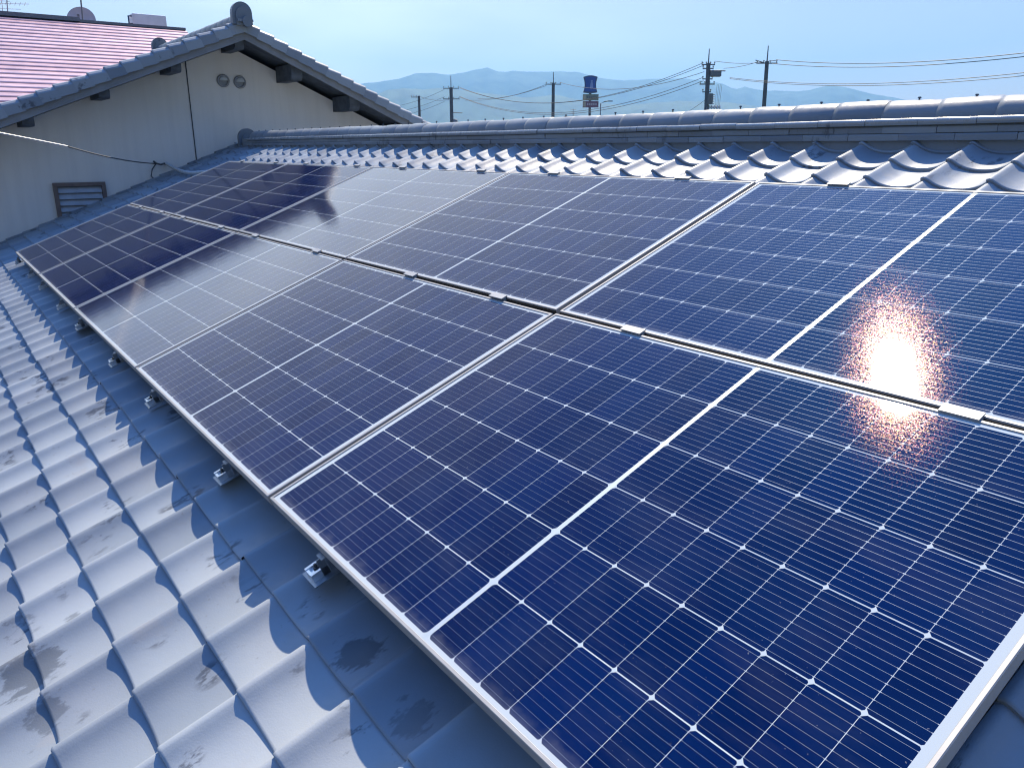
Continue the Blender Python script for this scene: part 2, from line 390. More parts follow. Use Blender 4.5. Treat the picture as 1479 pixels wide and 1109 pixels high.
def tiles(mb, cols, rows, f, jit=0.0016):
    """one J-shaped tile per column start and row (v0, v1); f(u, v, n) maps to space"""
    W_ = [(0.0, -0.0045), (0.012, -0.0008), (0.04, 0.0), (0.3, 0.0), (0.65, 0.0), (1.0, 0.0)]
    for (v0, v1) in rows:
        for u0 in cols:
            du, dn, tl = max(-.002, min(.002, random.gauss(0, jit))), random.gauss(0, jit * .8), random.gauss(0, jit)
            dv = random.gauss(0, jit * 1.2)
            vs = []
            L_ = v1 - v0
            for (w, e) in W_:
                for s, h in zip(_S, _H):
                    n = h * D_T + LIFT * (1 - w) + e + dn + tl * (s - .5)
                    vs.append(f(u0 + du + s * PU * 1.02, v0 + dv + w * L_ * 1.09, n))
            c = S_N + 1; fs = []
            for a in range(len(W_) - 1):
                for b in range(S_N): fs.append((a * c + b, a * c + b + 1, (a + 1) * c + b + 1, (a + 1) * c + b))
            sh = random.random()
            mb.add(vs, fs, True, sh)
            # front edge face and left lip
            fr = []
            for s, h in zip(_S, _H): fr.append(f(u0 + du + s * PU * 1.02, v0 + dv, h * D_T + LIFT - 0.0045 + dn + tl * (s - .5)))
            for s, h in zip(_S, _H): fr.append(f(u0 + du + s * PU * 1.02, v0 + dv + 0.002, h * D_T - 0.016))
            mb.add(fr, [(b, c + b, c + b + 1, b + 1) for b in range(S_N)], True, sh)
            lip = []
            for (w, e) in W_: lip.append(f(u0 + du, v0 + dv + w * L_ * 1.09, _H[0] * D_T + LIFT * (1 - w) + e + dn - tl * .5))
            for (w, e) in W_: lip.append(f(u0 + du, v0 + dv + w * L_ * 1.09, _H[0] * D_T + LIFT * (1 - w) + e + dn - 0.03))
            k = len(W_)
            mb.add(lip, [(a, a + 1, k + a + 1, k + a) for a in range(k - 1)], True, sh)

N0 = -0.11 - LIFT - D_T          # valley level of the tile field below the panel plane
house = thing('tiled_house', 'house under the grey wavy tile roof that carries the solar panels', 'house', (-2, 3.0, -4.2))
HB = Vector(house.location)
rows = [(-0.145 - 0.195 * (k + 1), -0.145 - 0.195 * k) for k in range(15)] + [(-0.145 + 0.1873 * k, -0.145 + 0.1873 * (k + 1)) for k in range(18)]
cols = [0.478 + PU * k for k in range(-39, 19)]
mb = MB(); tiles(mb, cols, rows, lambda u, v, n: P(u, v, N0 + n))
roof = mb.build('roof', M_TILE, house, HB, attr=True)
Y_R, Z_R = 2.995, 0.985
B_V = Vector((0, -math.cos(TH), math.sin(TH))); B_N = Vector((0, math.sin(TH), math.cos(TH)))
mb = MB()
apex_y = Y_R
def back(u, v, n):
    p = P(-u, v, N0 + n); return Vector((p.x, 2 * apex_y - p.y, p.z))
tiles(mb, [-5.0 + PU * k for k in range(0, 58)], rows[15:33][::1] + rows[:6], back)
mb.build('roof', M_TILE, house, HB, attr=True)
# underlay slab and walls of the house
mb = MB()
x0, x1 = -9.14, 4.9
for sgn in (1, -1):
    q = [(P(0, v, n).y, P(0, v, n).z) for v, n in ((-3.05, N0 - .03), (3.2, N0 - .03), (3.2, N0 - .10), (-3.05, N0 - .10))]
    if sgn < 0: q = [(2 * apex_y - a, b) for a, b in q]
    mb.prism([(x0, a, b) for a, b in q], (x1 - x0, 0, 0))
mb.build('roof_deck', M_WOOD, house, HB)
mb = MB(); mb.box(-9.14, 4.4, -2.2, 8.2, -4.2, -1.15); 
mb.prism([(-9.1, -2.2, -1.15), (-9.1, 8.2, -1.15), (-9.1, apex_y, 0.85)], (13.45, 0, 0))
mb.build('wall', M_STUCCO, house, HB)

# ridge: three courses of flat tiles a side, half-round caps, end ornament
ridge = MB(); lip_mb = MB()
for sgn in (-1, 1):
    for c_, (z0, z1, out) in enumerate(((.993, 1.0225, .112), (1.025, 1.055, .106), (1.0575, 1.083, .116))):
        for k in range(-39, 19):
            u0 = 0.415 + PU * k + (PU * .5 * (c_ % 2)) + 0.04 * c_
            if u0 < -8.72: continue
            e = random.gauss(0, .0015); zz = random.gauss(0, .0008)
            ya, yb = Y_R + sgn * (out + e), Y_R + sgn * .02
            pr = [(ya, z0 + zz), (ya, z1 - .006 + zz), (ya - sgn * .004, z1 - .001 + zz), (ya - sgn * .012, z1 + zz), (yb, z1 + .012 + zz), (yb, z0 + zz)]
            ridge.prism([(u0 + .0012, a, b) for a, b in pr], (PU - .0024, 0, 0))
            ridge.a[-8:] = [random.random()] * 8
            if c_ == 2 and sgn < 0:      # rolled lip of the top course
                arc = [(ya - sgn * (.013 - .0145 * math.cos(a)), z1 - .011 + .0145 * math.sin(a) + zz) for a in [math.pi / 2 * q / 7 for q in range(-2, 8)]]
                lip_mb.add([(u0 + .001, a, b) for a, b in arc] + [(u0 + PU - .001, a, b) for a, b in arc], [(q, q + 1, 11 + q, 10 + q) for q in range(9)], True, .6)
ridge.box(-8.75, 4.8, Y_R - .095, Y_R + .095, .9, 1.08)
ridge_o = ridge.build('ridge', M_RIDGE, house, HB, attr=True)
lip_mb.build('course_lip', M_LIP, ridge_o, HB, attr=True)
def cap_mesh(seed):
    rr = random.Random(seed); b = MB(); n = 14
    xs = [0.0, .004, .03, .12, PU - .012, PU + .006]
    rs = [.078, .0835, .0848, .0842, .0838, .079]
    vs = []
    for x, r in zip(xs, rs):
        for k in range(n + 1):
            a = math.pi * k / n
            vs.append((x, -r * 1.06 * math.cos(a), r * math.sin(a) * 1.0))
    c = n + 1
    b.add(vs, [(i * c + k, (i + 1) * c + k, (i + 1) * c + k + 1, i * c + k + 1) for i in range(len(xs) - 1) for k in range(n)], True, rr.random())
    b.add([(0, y, z) for _, y, z in vs[:c]], [tuple(range(c))], False, .3)
    return b
cap0 = None
caps = []
for k in range(-38, 19):
    u0 = 0.060 + PU * k
    if u0 < -8.5: continue
    if len(caps) < 6:
        o = cap_mesh(k).build('ridge_cap', M_RIDGE, ridge_o, (0, 0, 0), attr=True)
    else:
        o = caps[len(caps) % 6].copy(); COL.objects.link(o); o.parent = ridge_o
    o.location = Vector((u0, Y_R + random.gauss(0, .002), 1.083 + random.gauss(0, .0016))) - HB
    o.rotation_euler = (random.gauss(0, .01), random.gauss(0, .006), random.gauss(0, .006))
    caps.append(o)
scr = None
for k in range(-36, 19):
    u0 = 0.185 + PU * k
    if u0 < -8.4: continue
    if scr is None:
        mb = MB(); mb.tube([(0, 0, -.013), (0, 0, 0)], .0035, 6); mb.tube([(0, 0, 0), (0, 0, .0065)], [.009, .006], 8)
        scr = o = mb.build('screw', M_DARKSTEEL, ridge_o)
    else:
        o = scr.copy(); COL.objects.link(o); o.parent = ridge_o
    o.location = Vector((u0, Y_R, 1.173)) - HB
def ornament(mb, x, y, z, w, h, t, a=.4):
    """round-topped end tile facing +X"""
    pts = [(-w / 2, 0)] + [(-w / 2 * math.cos(math.pi * k / 12), h - w / 2 + w / 2 * math.sin(math.pi * k / 12)) for k in range(13)] + [(w / 2, 0)]
    mb.prism([(x, y + p, z + q) for p, q in pts], (t, 0, 0))
    inn = [(p * .68, (q - .04) * .82 + .02) for p, q in pts]
    mb.prism([(x + t, y + p, z + q) for p, q in inn], (t * .35, 0, 0))
mb = MB(); ornament(mb, -8.86, Y_R, .955, .235, .255, .07)
mb.build('ridge_ornament', M_RIDGE, ridge_o, HB)
# stepped flashing tiles where the roof meets the gabled wall
mb = MB()
for k in range(-3, 17):
    v0 = -0.145 + 0.195 * k
    for lv, (hh, wd) in enumerate(((.034, .13), (.064, .085))):
        c_ = P(-9.08 + wd / 2 - .04, v0 + .1, N0 + hh / 2 + .004)
        mb.obox(c_ + N * 0.004 * (k % 2), U * (wd / 2), V * .098 + N * -.006, N * (hh / 2), random.random())
mb.build('flashing', M_TILE, house, HB, attr=True)

# ------------------------------------------------------------------ solar panels
L_P, W_P, GU, GV = 1.724, 1.1455, 0.0192, 0.0154
def panel_parts(root):
    pr = [(0, -.035), (0, -.0018), (.0018, 0), (.0085, 0), (.0094, -.001), (.0094, -.0065), (.003, -.0065), (.003, -.033), (.028, -.033), (.028, -.035)]
    mb = MB(); vs = []
    for d, z in pr:
        vs += [(d, d, z), (L_P - d, d, z), (L_P - d, W_P - d, z), (d, W_P - d, z)]
    k = len(pr); fs = []
    for a in range(k):
        b = (a + 1) % k
        for c in range(4): fs.append((a * 4 + c, a * 4 + (c + 1) % 4, b * 4 + (c + 1) % 4, b * 4 + c))
    mb.add(vs, fs); mb.build('frame', M_ALU, root)
    mb = MB(); mb.box(.0092, L_P - .0092, .0092, W_P - .0092, -.0062, -.003); mb.build('glass_face', M_GLASS, root)
order = ['nearest', 'second nearest', 'middle', 'second farthest', 'farthest']
plabel = {}
for c in range(5):
    for r in range(2):
        rowt = 'lower row' if r == 0 else 'upper row'
        plabel[(c, r)] = ['in the {}, nearest the camera', 'in the {}, second from the camera', 'in the {}, middle of its five panels', 'in the {}, second from the gabled wall', 'in the {}, closest to the gabled wall'][c].format(rowt)
proto = None
for c in range(5):
    for r in range(2):
        loc = P(-c * (L_P + GU), r * (W_P + GV), 0)
        if proto is None:
            o = proto = thing('solar_panel', None, 'solar panel', loc, (TH, 0, 0)); panel_parts(o)
        else:
            o = copy_tree(proto); o.location = loc
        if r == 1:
            mb = MB(); mb.box(.004, L_P - .004, -.0035, -.0002, -.0345, -.0035); mb.build('gap_shade_strip', M_GAP_SHADE, o)  # added dark strip, paints the shade inside the row gap
        [q for q in o.children if q.name.startswith('glass')][0]['coating'] = [.95, .95, 1.5, 1.0, 1.0][c]
        o.rotation_euler = (TH + random.gauss(0, .0012), random.gauss(0, .0012), 0)
        tag(o, 'blue solar panel ' + plabel[(c, r)], 'solar panel', 'solar panels on the tiled roof')

# clamps between the rows and along the top edge
def clamp(label, u, v, end=False):
    o = thing('panel_clamp', label, 'clamp', P(u, v, 0.002), (TH, 0, 0), 'clamps holding the panels')
    return o
def clamp_mesh(end):
    mb = MB(); w = .0215 if not end else .016
    mb.box(-.043, .043, -w * .68, w * .68, .001, .0055)
    mb.box(-.043, .043, -.006, .006, -.045, .001)
    return mb
def pcol(u):
    c = int((1.73 - u) // (L_P + GU)); s = (u + c * (L_P + GU)) / L_P
    return c, ('left' if s < .5 else 'right')
cname = ['nearest panels', 'second nearest panels', 'middle panels', 'second farthest panels', 'farthest panels']
cm = ce = None
for u in (1.376, .374, -.361, -1.046, -2.112, -3.112, -3.846, -4.869, -5.575, -6.4):
    c, sd_ = pcol(u)
    o = clamp('small metal clamp in the gap between rows, %s half of the %s' % (sd_, cname[c]), u, W_P + GV / 2)
    if cm is None: cm = clamp_mesh(False).build('bracket', M_CLAMP, o)
    else:
        q = cm.copy(); COL.objects.link(q); q.parent = o
for u in (1.30, .358, -.42, -1.348, -2.053, -3.05, -3.789, -4.814, -5.555, -6.54):
    c, sd_ = pcol(u)
    o = clamp('small metal clamp on the top panel edge, %s half of the %s' % (sd_, cname[c]), u, 2 * W_P + GV + .004, True)
    o.name = 'edge_clamp'
    if ce is None: ce = clamp_mesh(True).build('bracket', M_CLAMP, o)
    else:
        q = ce.copy(); COL.objects.link(q); q.parent = o
# roof brackets standing on the tiles under the lower edge
def bracket_parts(root):
    mb = MB(); mb.box(-.058, .058, -.012, .115, -.007, -.003); mb.build('base_plate', M_PLATE, root)
    mb = MB()
    mb.box(-.032, .032, -.002, .062, -.003, .012); mb.box(-.032, -.020, -.002, .062, .012, .020); mb.box(.020, .032, -.002, .062, .012, .020); mb.box(-.020, .020, -.002, .008, .012, .018)
    b_ = mb.build('channel', M_STEEL, root)
    mb = MB(); mb.tube([(0, .03, .012), (0, .03, .020)], .011, 6, smooth=False); mb.tube([(0, .03, .02), (0, .03, .030)], .005, 8); mb.build('bolt', M_DARKSTEEL, root)
    mb = MB(); mb.box(.028, .032, .035, .06, -.003, .05); mb.box(.004, .05, .048, .066, .046, .052); mb.build('upright', M_PLATE, root)
bp = None
blab = {0: 'nearest', 1: 'second nearest', 2: 'middle', 3: 'second farthest', 4: 'farthest'}
for u in (1.25, .318, -.475, -1.49, -2.31, -3.37, -4.165, -5.155, -5.91, -6.95):
    c, sd_ = pcol(u)
    lab = 'steel roof bracket on the tiles below the %s lower panel, at its %s half' % (blab[c], sd_)
    loc = P(u, -.05, -.094)
    if bp is None: o = bp = thing('roof_bracket', lab, 'bracket', loc, (TH, 0, 0)); bracket_parts(o)
    else: o = copy_tree(bp); o.location = loc
    o.scale = (.74, .8, 1)
    tag(o, lab, 'bracket', 'roof brackets under the lower panel edge')

# ------------------------------------------------------------------ gabled house
gh = thing('gabled_house', 'plaster gabled house with dark eave beams at the far end of the roof', 'house', (-11, 2.97, -4.2))
GB = Vector(gh.location)
XV, XW, XE = -8.45, -9.15, -12.75
AY, TL, TR = 2.97, .390, .447
aL, aR = math.atan(TL), math.atan(TR)
ZC = 2.487                      # crest line at the apex
YL, YRr = -3.6, 8.6
def zl(y, off=0.0): return ZC + off - (AY - y) * TL if y < AY else ZC + off - (y - AY) * TR
# wall of the gable
mb = MB()
mb.prism([(XW, YL + 1.0, -4.2), (XW, YRr - 1.0, -4.2), (XW, YRr - 1.0, zl(YRr - 1, -.24)), (XW, AY, ZC - .24), (XW, YL + 1.0, zl(YL + 1, -.24))], (XE + .6 - XW, 0, 0))
wall = mb.build('wall', M_STUCCO, gh, GB)
# deck + soffit
mb = MB()
for (ya, yb) in ((YL, AY), (AY, YRr)):
    mb.prism([(XV - .06, ya, zl(ya, -.10)), (XV - .06, yb, zl(yb, -.10)), (XV - .06, yb, zl(yb, -.155)), (XV - .06, ya, zl(ya, -.155))], (XE - XV + .06, 0, 0))
mb.build('soffit', M_WOOD, gh, GB)
# tile fields
VL = Vector((0, math.cos(aL), math.sin(aL))); NL = Vector((0, -math.sin(aL), math.cos(aL)))
OL = Vector((0, AY, ZC)) - NL * (LIFT + D_T)
mb = MB()
gcols = [XV - .16 - PU * (k + 1) for k in range(int((XV - .16 - XE) / PU))]
grow = [(-.195 * (k + 1) - .05, -.195 * k - .05) for k in range(30)]
tiles(mb, gcols, grow, lambda u, v, n: OL + U * u + VL * v + NL * n)
mb.build('roof', M_TILE, gh, GB, attr=True)
VR = Vector((0, -math.cos(aR), math.sin(aR))); NR = Vector((0, math.sin(aR), math.cos(aR)))
OR = Vector((0, AY, ZC)) - NR * (LIFT + D_T)
mb = MB(); tiles(mb, [-(XV - .16) + PU * k for k in range(len(gcols))], grow, lambda u, v, n: OR - U * u + VR * v + NR * n)
mb.build('roof', M_TILE, gh, GB, attr=True)
# verge tiles: a roll on top and a dropping side face, stepping down course by course
for sgn, VV, NN, OO, rows_ in ((1, VL, NL, OL, 31), (-1, VR, NR, OR, 30)):
    mb = MB()
    for k in range(rows_):
        v1 = -.02 - .195 * k; v0 = v1 - .203
        lift = .021
        sh = random.random(); j = random.gauss(0, .0015)
        xo = XV + j
        top = D_T + .004
        # cross-section along x: side face then rounded roll inwards
        cs = [(0.0, -.075), (0.0, top - .032), (-.008, top - .018), (-.030, top + .002), (-.065, top + .010), (-.10, top), (-.13, top - .028), (-.17, top - .042)]
        vs = []
        for vv, lf in ((v0, lift), (v0 + .012, lift + .003), (v1, 0.0)):
            for dx, n_ in cs: vs.append(OO + U * (xo + dx) + VV * vv + NN * (n_ + (lf if n_ > -.05 else lf * .6)))
        c_ = len(cs)
        mb.add(vs, [(a * c_ + b, a * c_ + b + 1, (a + 1) * c_ + b + 1, (a + 1) * c_ + b) for a in range(2) for b in range(c_ - 1)], False, sh)
        fr = [OO + U * (xo + dx) + VV * v0 + NN * (n_ + (lift if n_ > -.05 else lift * .6)) for dx, n_ in cs] + [OO + U * (xo + dx) + VV * (v0 + .001) + NN * (n_ - .004) for dx, n_ in cs]
        mb.add(fr, [(b, b + 1, c_ + b + 1, c_ + b) for b in range(c_ - 1)], False, sh)
    mb.build('verge', M_TILE, gh, GB, attr=True)
# barge boards
for ya, yb in ((YL, AY), (AY, YRr)):
    mb = MB()
    t0, t1 = -.098, -.225
    x_ = XV - .03
    mb.prism([(x_, ya, zl(ya, t0)), (x_, yb, zl(yb, t0)), (x_, yb, zl(yb, t1)), (x_, ya, zl(ya, t1))], (-.035, 0, 0))
    mb.build('barge_board', M_BARGE, gh, GB)
# purlins with rounded noses
def purlin(y, z, w=.12, h=.13):
    mb = MB()
    xs = XV - .13
    prf = [(XW + .002, z + h), (xs, z + h), (xs, z + h * .55)] + [(xs - .06 + .06 * math.cos(a), z + h * .42 + h * .42 * math.sin(a)) for a in [0, -.3, -.6, -.9, -1.2, -1.57]] + [(XW + .002, z)]
    mb.prism([(px, y - w / 2, pz) for px, pz in prf], (0, w, 0))
    mb.build('purlin', M_WOOD, gh, GB)
for y in (-.35, .47, 1.29, 2.13): purlin(y, zl(y, -.31))
purlin(2.93, ZC - .33)
for y in (3.66, 4.47, 5.3): purlin(y, zl(y, -.36), .15, .2)
# ridge and its ornaments
mb = MB()
for sgn in (-1, 1):
    for c_, (z0, z1, out) in enumerate(((2.43, 2.458, .10), (2.46, 2.488, .095))):
        for k in range(18):
            u0 = XV - .05 - PU * (k + 1) + (.12 if c_ else 0)
            mb.box(u0 + .001, u0 + PU - .001, min(AY + sgn * .01, AY + sgn * out), max(AY + sgn * .01, AY + sgn * out), z0, z1, random.random())
r2 = mb.build('ridge', M_RIDGE, gh, GB, attr=True)
for k in range(17):
    o = caps[k % 6].copy(); COL.objects.link(o); o.parent = r2
    o.location = Vector((XV - .08 - PU * (k + 1), AY, 2.488 + random.gauss(0, .001))) - GB
for x in (XV - .06, XE + .16):
    mb = MB(); ornament(mb, x, AY - .02, 2.43, .25, .26, .075)
    if x > -9: mb.tube([(x + .07, AY + .02, 2.46), (x + .14, AY + .02, 2.46)], .062, 16)
    mb.build('ridge_ornament', M_RIDGE, r2, GB)
# seam pipe on the wall
mb = MB(); mb.tube([(XW + .008, 2.40, 2.12), (XW + .008, 2.398, .72)], .0065, 8); mb.build('conduit', M_DARKSTEEL, gh, GB)
# vents
for y, z in ((2.856, 1.816), (3.075, 1.808)):
    mb = MB(); n_ = 20
    ring = lambda r, x: [(x, y + r * math.cos(2 * math.pi * k / n_), z + r * math.sin(2 * math.pi * k / n_)) for k in range(n_)]
    rings = [ring(.082, XW), ring(.082, XW + .02), ring(.074, XW + .032), ring(.058, XW + .03), ring(.055, XW + .006)]
    vs = [q for r_ in rings for q in r_]
    mb.add(vs, [(a * n_ + k, a * n_ + (k + 1) % n_, (a + 1) * n_ + (k + 1) % n_, (a + 1) * n_ + k) for a in range(4) for k in range(n_)], True)
    mb.add(rings[-1], [tuple(range(n_))])
    vent = mb.build('vent', M_CLAMP, gh, GB)
    mb = MB(); hv = []
    for a in range(7):
        ph = math.pi / 2 * a / 6
        for k in range(11):
            t = math.pi * k / 10
            hv.append((XW + .028 + .03 * math.cos(ph), y + .058 * math.sin(ph) * math.cos(t), z + .058 * math.sin(ph) * math.sin(t)))
    mb.add(hv, [(a * 11 + k, a * 11 + k + 1, (a + 1) * 11 + k + 1, (a + 1) * 11 + k) for a in range(6) for k in range(10)], True)
    mb.build('hood', M_PVC, vent, GB)
# louvred window
mb = MB(); wy0, wy1, wz0, wz1 = .67, 1.25, -.05, .562
fw = .045
mb.box(XW, XW + .05, wy0, wy1, wz1 - fw, wz1); mb.box(XW, XW + .05, wy0, wy0 + fw, wz0, wz1 - fw); mb.box(XW, XW + .05, wy1 - fw, wy1, wz0, wz1 - fw); mb.box(XW, XW + .05, wy0 + fw, wy1 - fw, wz0, wz0 + fw)
win = mb.build('window', M_FRAME, gh, GB)
mb = MB()
for k in range(7):
    z = wz1 - fw - .01 - k * .075
    mb.prism([(XW + .006, wy0 + fw + .003, z), (XW + .04, wy0 + fw + .003, z - .066), (XW + .034, wy0 + fw + .003, z - .07), (XW + .001, wy0 + fw + .003, z - .004)], (0, wy1 - wy0 - 2 * fw - .006, 0))
mb.build('louvre', M_LOUVRE, win, GB)
mb = MB(); mb.box(XW + .0005, XW + .003, wy0 + fw, wy1 - fw, wz0 + fw, wz1 - fw); mb.build('backing', M_DARKSTEEL, win, GB)

# service wire and hose at the wall
def catenary(a, b, sag, n=24):
    a, b = Vector(a), Vector(b)
    return [a.lerp(b, k / n) - Vector((0, 0, sag * 4 * (k / n) * (1 - k / n))) for k in range(n + 1)]
wb = thing('service_cable', 'thin cable slung to the plaster wall with a pale hose onto the roof', 'cable', (-9.12, 1.87, .77))
WB = Vector(wb.location)
anchor = Vector((-9.1, 1.869, .772)); mid = Vector((-6.5, .36, 1.018)); start = Vector((-3.2, -1.55, 1.45))
mb = MB(); mb.tube(catenary(anchor, Vector((-6.9, .585, .985)), .03), .0075, 6); mb.build('wire', M_WIRE, wb, WB)
d_ = (Vector((-6.5, .01, 1.1)) - Vector((-6.9, .585, .985)))
mb = MB(); mb.tube([Vector((-6.9, .585, .985)) , Vector((-6.7, .30, 1.043)), Vector((-6.5, .01, 1.1)), Vector((-5.6, -1.3, 1.36)), Vector((-4.5, -2.9, 1.75))], .0075, 6); mb.build('wire_sunlit_stretch', M_SUNLIT_WIRE, wb, WB)  # same cable beyond the house shadow, its sunlit look put into the colour
mb = MB(); mb.tube([(-9.1, 2.0, .775), (-9.05, 2.02, .752), (-8.9, 2.05, .712), (-8.6, 2.04, .69), (-8.3, 2.01, .682), (-8.0, 2.0, .679), (-7.8, 2.02, .686), (-7.6, 2.08, .70), (-7.35, 2.13, .69), (-7.0, 2.15, .66)], .022, 10); mb.build('hose', M_PVC, wb, WB)
mb = MB(); mb.tube([(-9.14, 1.86, .80), (-9.1, 1.88, .775), (-9.08, 1.93, .76), (-9.1, 1.99, .775), (-9.14, 2.0, .76)], .012, 6)
mb.tube([(-9.1, 1.875, .77), (-9.1, 1.82, .70), (-9.11, 1.80, .62), (-9.1, 1.825, .585)], .008, 6); mb.build('anchor', M_WIRE, wb, WB)

# ------------------------------------------------------------------ red roofed house behind
def red_mat():
    n = Nodes('red_metal_roofing'); co = n.coord('Object')
    f = n.ramp(n.noise(n.scaled(co, (1, .25, 1)), 1.2, 4), .3, .7)
    c = n.mix(f, (0.36, 0.22, 0.255), (0.46, 0.31, 0.345))
    s = n.principled(Base_Color=c, Roughness=n.ramp(n.noise(co, 3, 3), .3, .7, .40, .5), Metallic=0.55)
    n.t.nodes[-1].inputs['Specular IOR Level'].default_value = 1.0
    return n.done(s)
M_RED = red_mat()
rh = thing('red_roofed_house', 'house with a long red ribbed metal roof behind the gabled house', 'house', (-32, 6, -4.2))
RB = Vector(rh.location)
XR, ZR, XEv, ZEv = -32.0, 5.30, -22.0, 1.55
mb = MB(); nb = 26; y0, y1 = -14, 8.75
pr = []
for k in range(nb):
    f0, f1 = k / nb, (k + 1) / nb
    xa, za = XR + (XEv - XR) * f0, ZR + (ZEv - ZR) * f0
    xb, zb = XR + (XEv - XR) * f1, ZR + (ZEv - ZR) * f1
    pr += [(xa, za - .0), (xb - .02, zb + .045), (xb + .0, zb + .018)]
top = [(x, y0, z) for x, z in pr]; top2 = [(x, y1, z) for x, z in pr]
mb.add(top + top2, [(i, i + 1, len(pr) + i + 1, len(pr) + i) for i in range(len(pr) - 1)])
mb.prism([(XR, y0, ZR), (XR, y0, ZR - .1), (XEv, y0, ZEv - .1), (XEv, y0, ZEv)][::-1], (0, y1 - y0, 0))
mb.prism([(XR, y0, ZR), (XR - 10, y0, ZEv), (XR - 10, y0, ZEv - .1), (XR, y0, ZR - .1)], (0, y1 - y0, 0))
mb.build('roof', M_RED, rh, RB)
mb = MB(); mb.box(XR - .18, XR + .18, y0, 5.1, ZR + .0, ZR + .14); mb.box(XR - .15, XR + .15, 5.1, y1, ZR - .02, ZR + .07); mb.build('ridge_cap', M_GEAR, rh, RB)
mb = MB(); mb.box(XR - 9, XEv - 1, y0 + .5, y1 - .5, -4.2, ZEv - .2); mb.build('wall', M_STUCCO, rh, RB)

# dish, tank and aerials behind the red ridge
dp = far_point(118.5, 31, 37); dish = thing('satellite_dish', 'grey round satellite dish on a mast behind the red ridge', 'satellite dish', (dp.x, dp.y, dp.z - 1.6))
DB = Vector(dish.location)
dc = far_point(117.5, 30, 37); tocam = (CAM - dc); tocam.z = 0; tocam = (tocam.normalized() + Vector((.25, -.3, .35))).normalized()
sx = tocam.cross(Vector((0, 0, 1))).normalized(); sy = sx.cross(tocam).normalized()
mb = MB(); vs = [dc - tocam * .12]; n_ = 28
for rr_ in (.2, .4, .52):
    for k in range(n_): vs.append(dc + sx * rr_ * math.cos(2 * math.pi * k / n_) + sy * rr_ * math.sin(2 * math.pi * k / n_) - tocam * .12 * (1 - (rr_ / .52) ** 2))
fs = [(0, 1 + k, 1 + (k + 1) % n_) for k in range(n_)] + [(1 + a * n_ + k, 1 + (a + 1) * n_ + k, 1 + (a + 1) * n_ + (k + 1) % n_, 1 + a * n_ + (k + 1) % n_) for a in range(2) for k in range(n_)]
mb.add(vs, fs, True); mb.build('reflector', M_DISH, dish, DB)
mb = MB(); mb.tube([dc - tocam * .12, dc - tocam * .3, dc - tocam * .3 - Vector((0, 0, 1.7))], .03, 8); mb.build('mast', M_GEAR, dish, DB)
mb = MB(); mb.tube([dc - sy * .5, dc + tocam * .45 - sy * .1], .012, 6); mb.box(*[q for i in range(3) for q in ((dc + tocam * .45)[i] - .04, (dc + tocam * .45)[i] + .04)]); mb.build('receiver_arm', M_GEAR, dish, DB)
a0, a1 = far_point(118.8, 34, 35.5), far_point(114.5, -22, 35.5); a0.z -= .6
am = thing('aerial_mast', 'thin dark aerial mast rising in front of the dish out of frame', 'mast', a0)
mb = MB(); mb.tube([a0, a1], .028, 8); mb.build('pole', M_GEAR, am, a0)
mb = MB()
for k in range(5):
    c_ = a1 + Vector((0, 0, .1)) + Vector((0, 1, 0)) * (k - 2) * .2; mb.tube([c_ - Vector((.3, 0, 0)), c_ + Vector((.3, 0, 0))], .006, 5)
mb.tube([a1 + Vector((0, -.5, .1)), a1 + Vector((0, .5, .1))], .01, 5); mb.build('antenna_element', M_GEAR, am, a0)
t0_ = far_point(214, 41, 38); tk = thing('rooftop_tank', 'pale rectangular tank with a pipe loop above the red ridge', 'tank', t0_)
mb = MB()
ty_ = Vector((0, 1, 0)); tx_ = Vector((1, 0, 0))
mb.obox(t0_ + Vector((0, 0, .22)), tx_ * .45, ty_ * .64, Vector((0, 0, .24))); mb.build('body', M_WHITE, tk, t0_, bevel=.03)
mb = MB(); e = t0_ + Vector((.3, -.64, 0)); mb.tube([e + Vector((0, 0, .36)), e + Vector((0, -.13, .36)), e + Vector((0, -.13, .08)), e + Vector((0, 0, .08))], .03, 8); mb.build('pipe', M_DARKSTEEL, tk, t0_)
mb = MB(); mb.box(t0_.x - .3, t0_.x + .3, t0_.y - .5, t0_.y + .5, t0_.z - 1.4, t0_.z - .02); mb.build('stand', M_GEAR, tk, t0_)
ya0 = far_point(8, 26, 36); yg = thing('television_aerial', 'spindly yagi television aerial above the left end of the red ridge', 'aerial', ya0 - Vector((0, 0, .8)))
YB = Vector(yg.location)
mb = MB(); q1, q2 = far_point(9, -14, 36), far_point(8, 26, 36); mb.tube([q2 - Vector((0, 0, .8)), q1], .02, 6); mb.tube([far_point(4.5, 26, 36.3), far_point(2, -5, 36.3)], .012, 5); mb.build('mast', M_DISH, yg, YB)
mb = MB()
for z_, (xa, xb) in ((5, (-12, 42)), (12.5, (-9, 30)), (1, (-8, 14))):
    mb.tube([far_point(xa, z_, 36), far_point(xb, z_ + 1.5, 36)], .008, 5)
for k in range(7): 
    c_ = far_point(-6 + k * 7, 5.2 + k * .2, 36); mb.tube([c_ - Vector((.25, 0, .02)), c_ + Vector((.25, 0, .02))], .006, 5)
mb.build('antenna_element', M_DISH, yg, YB)

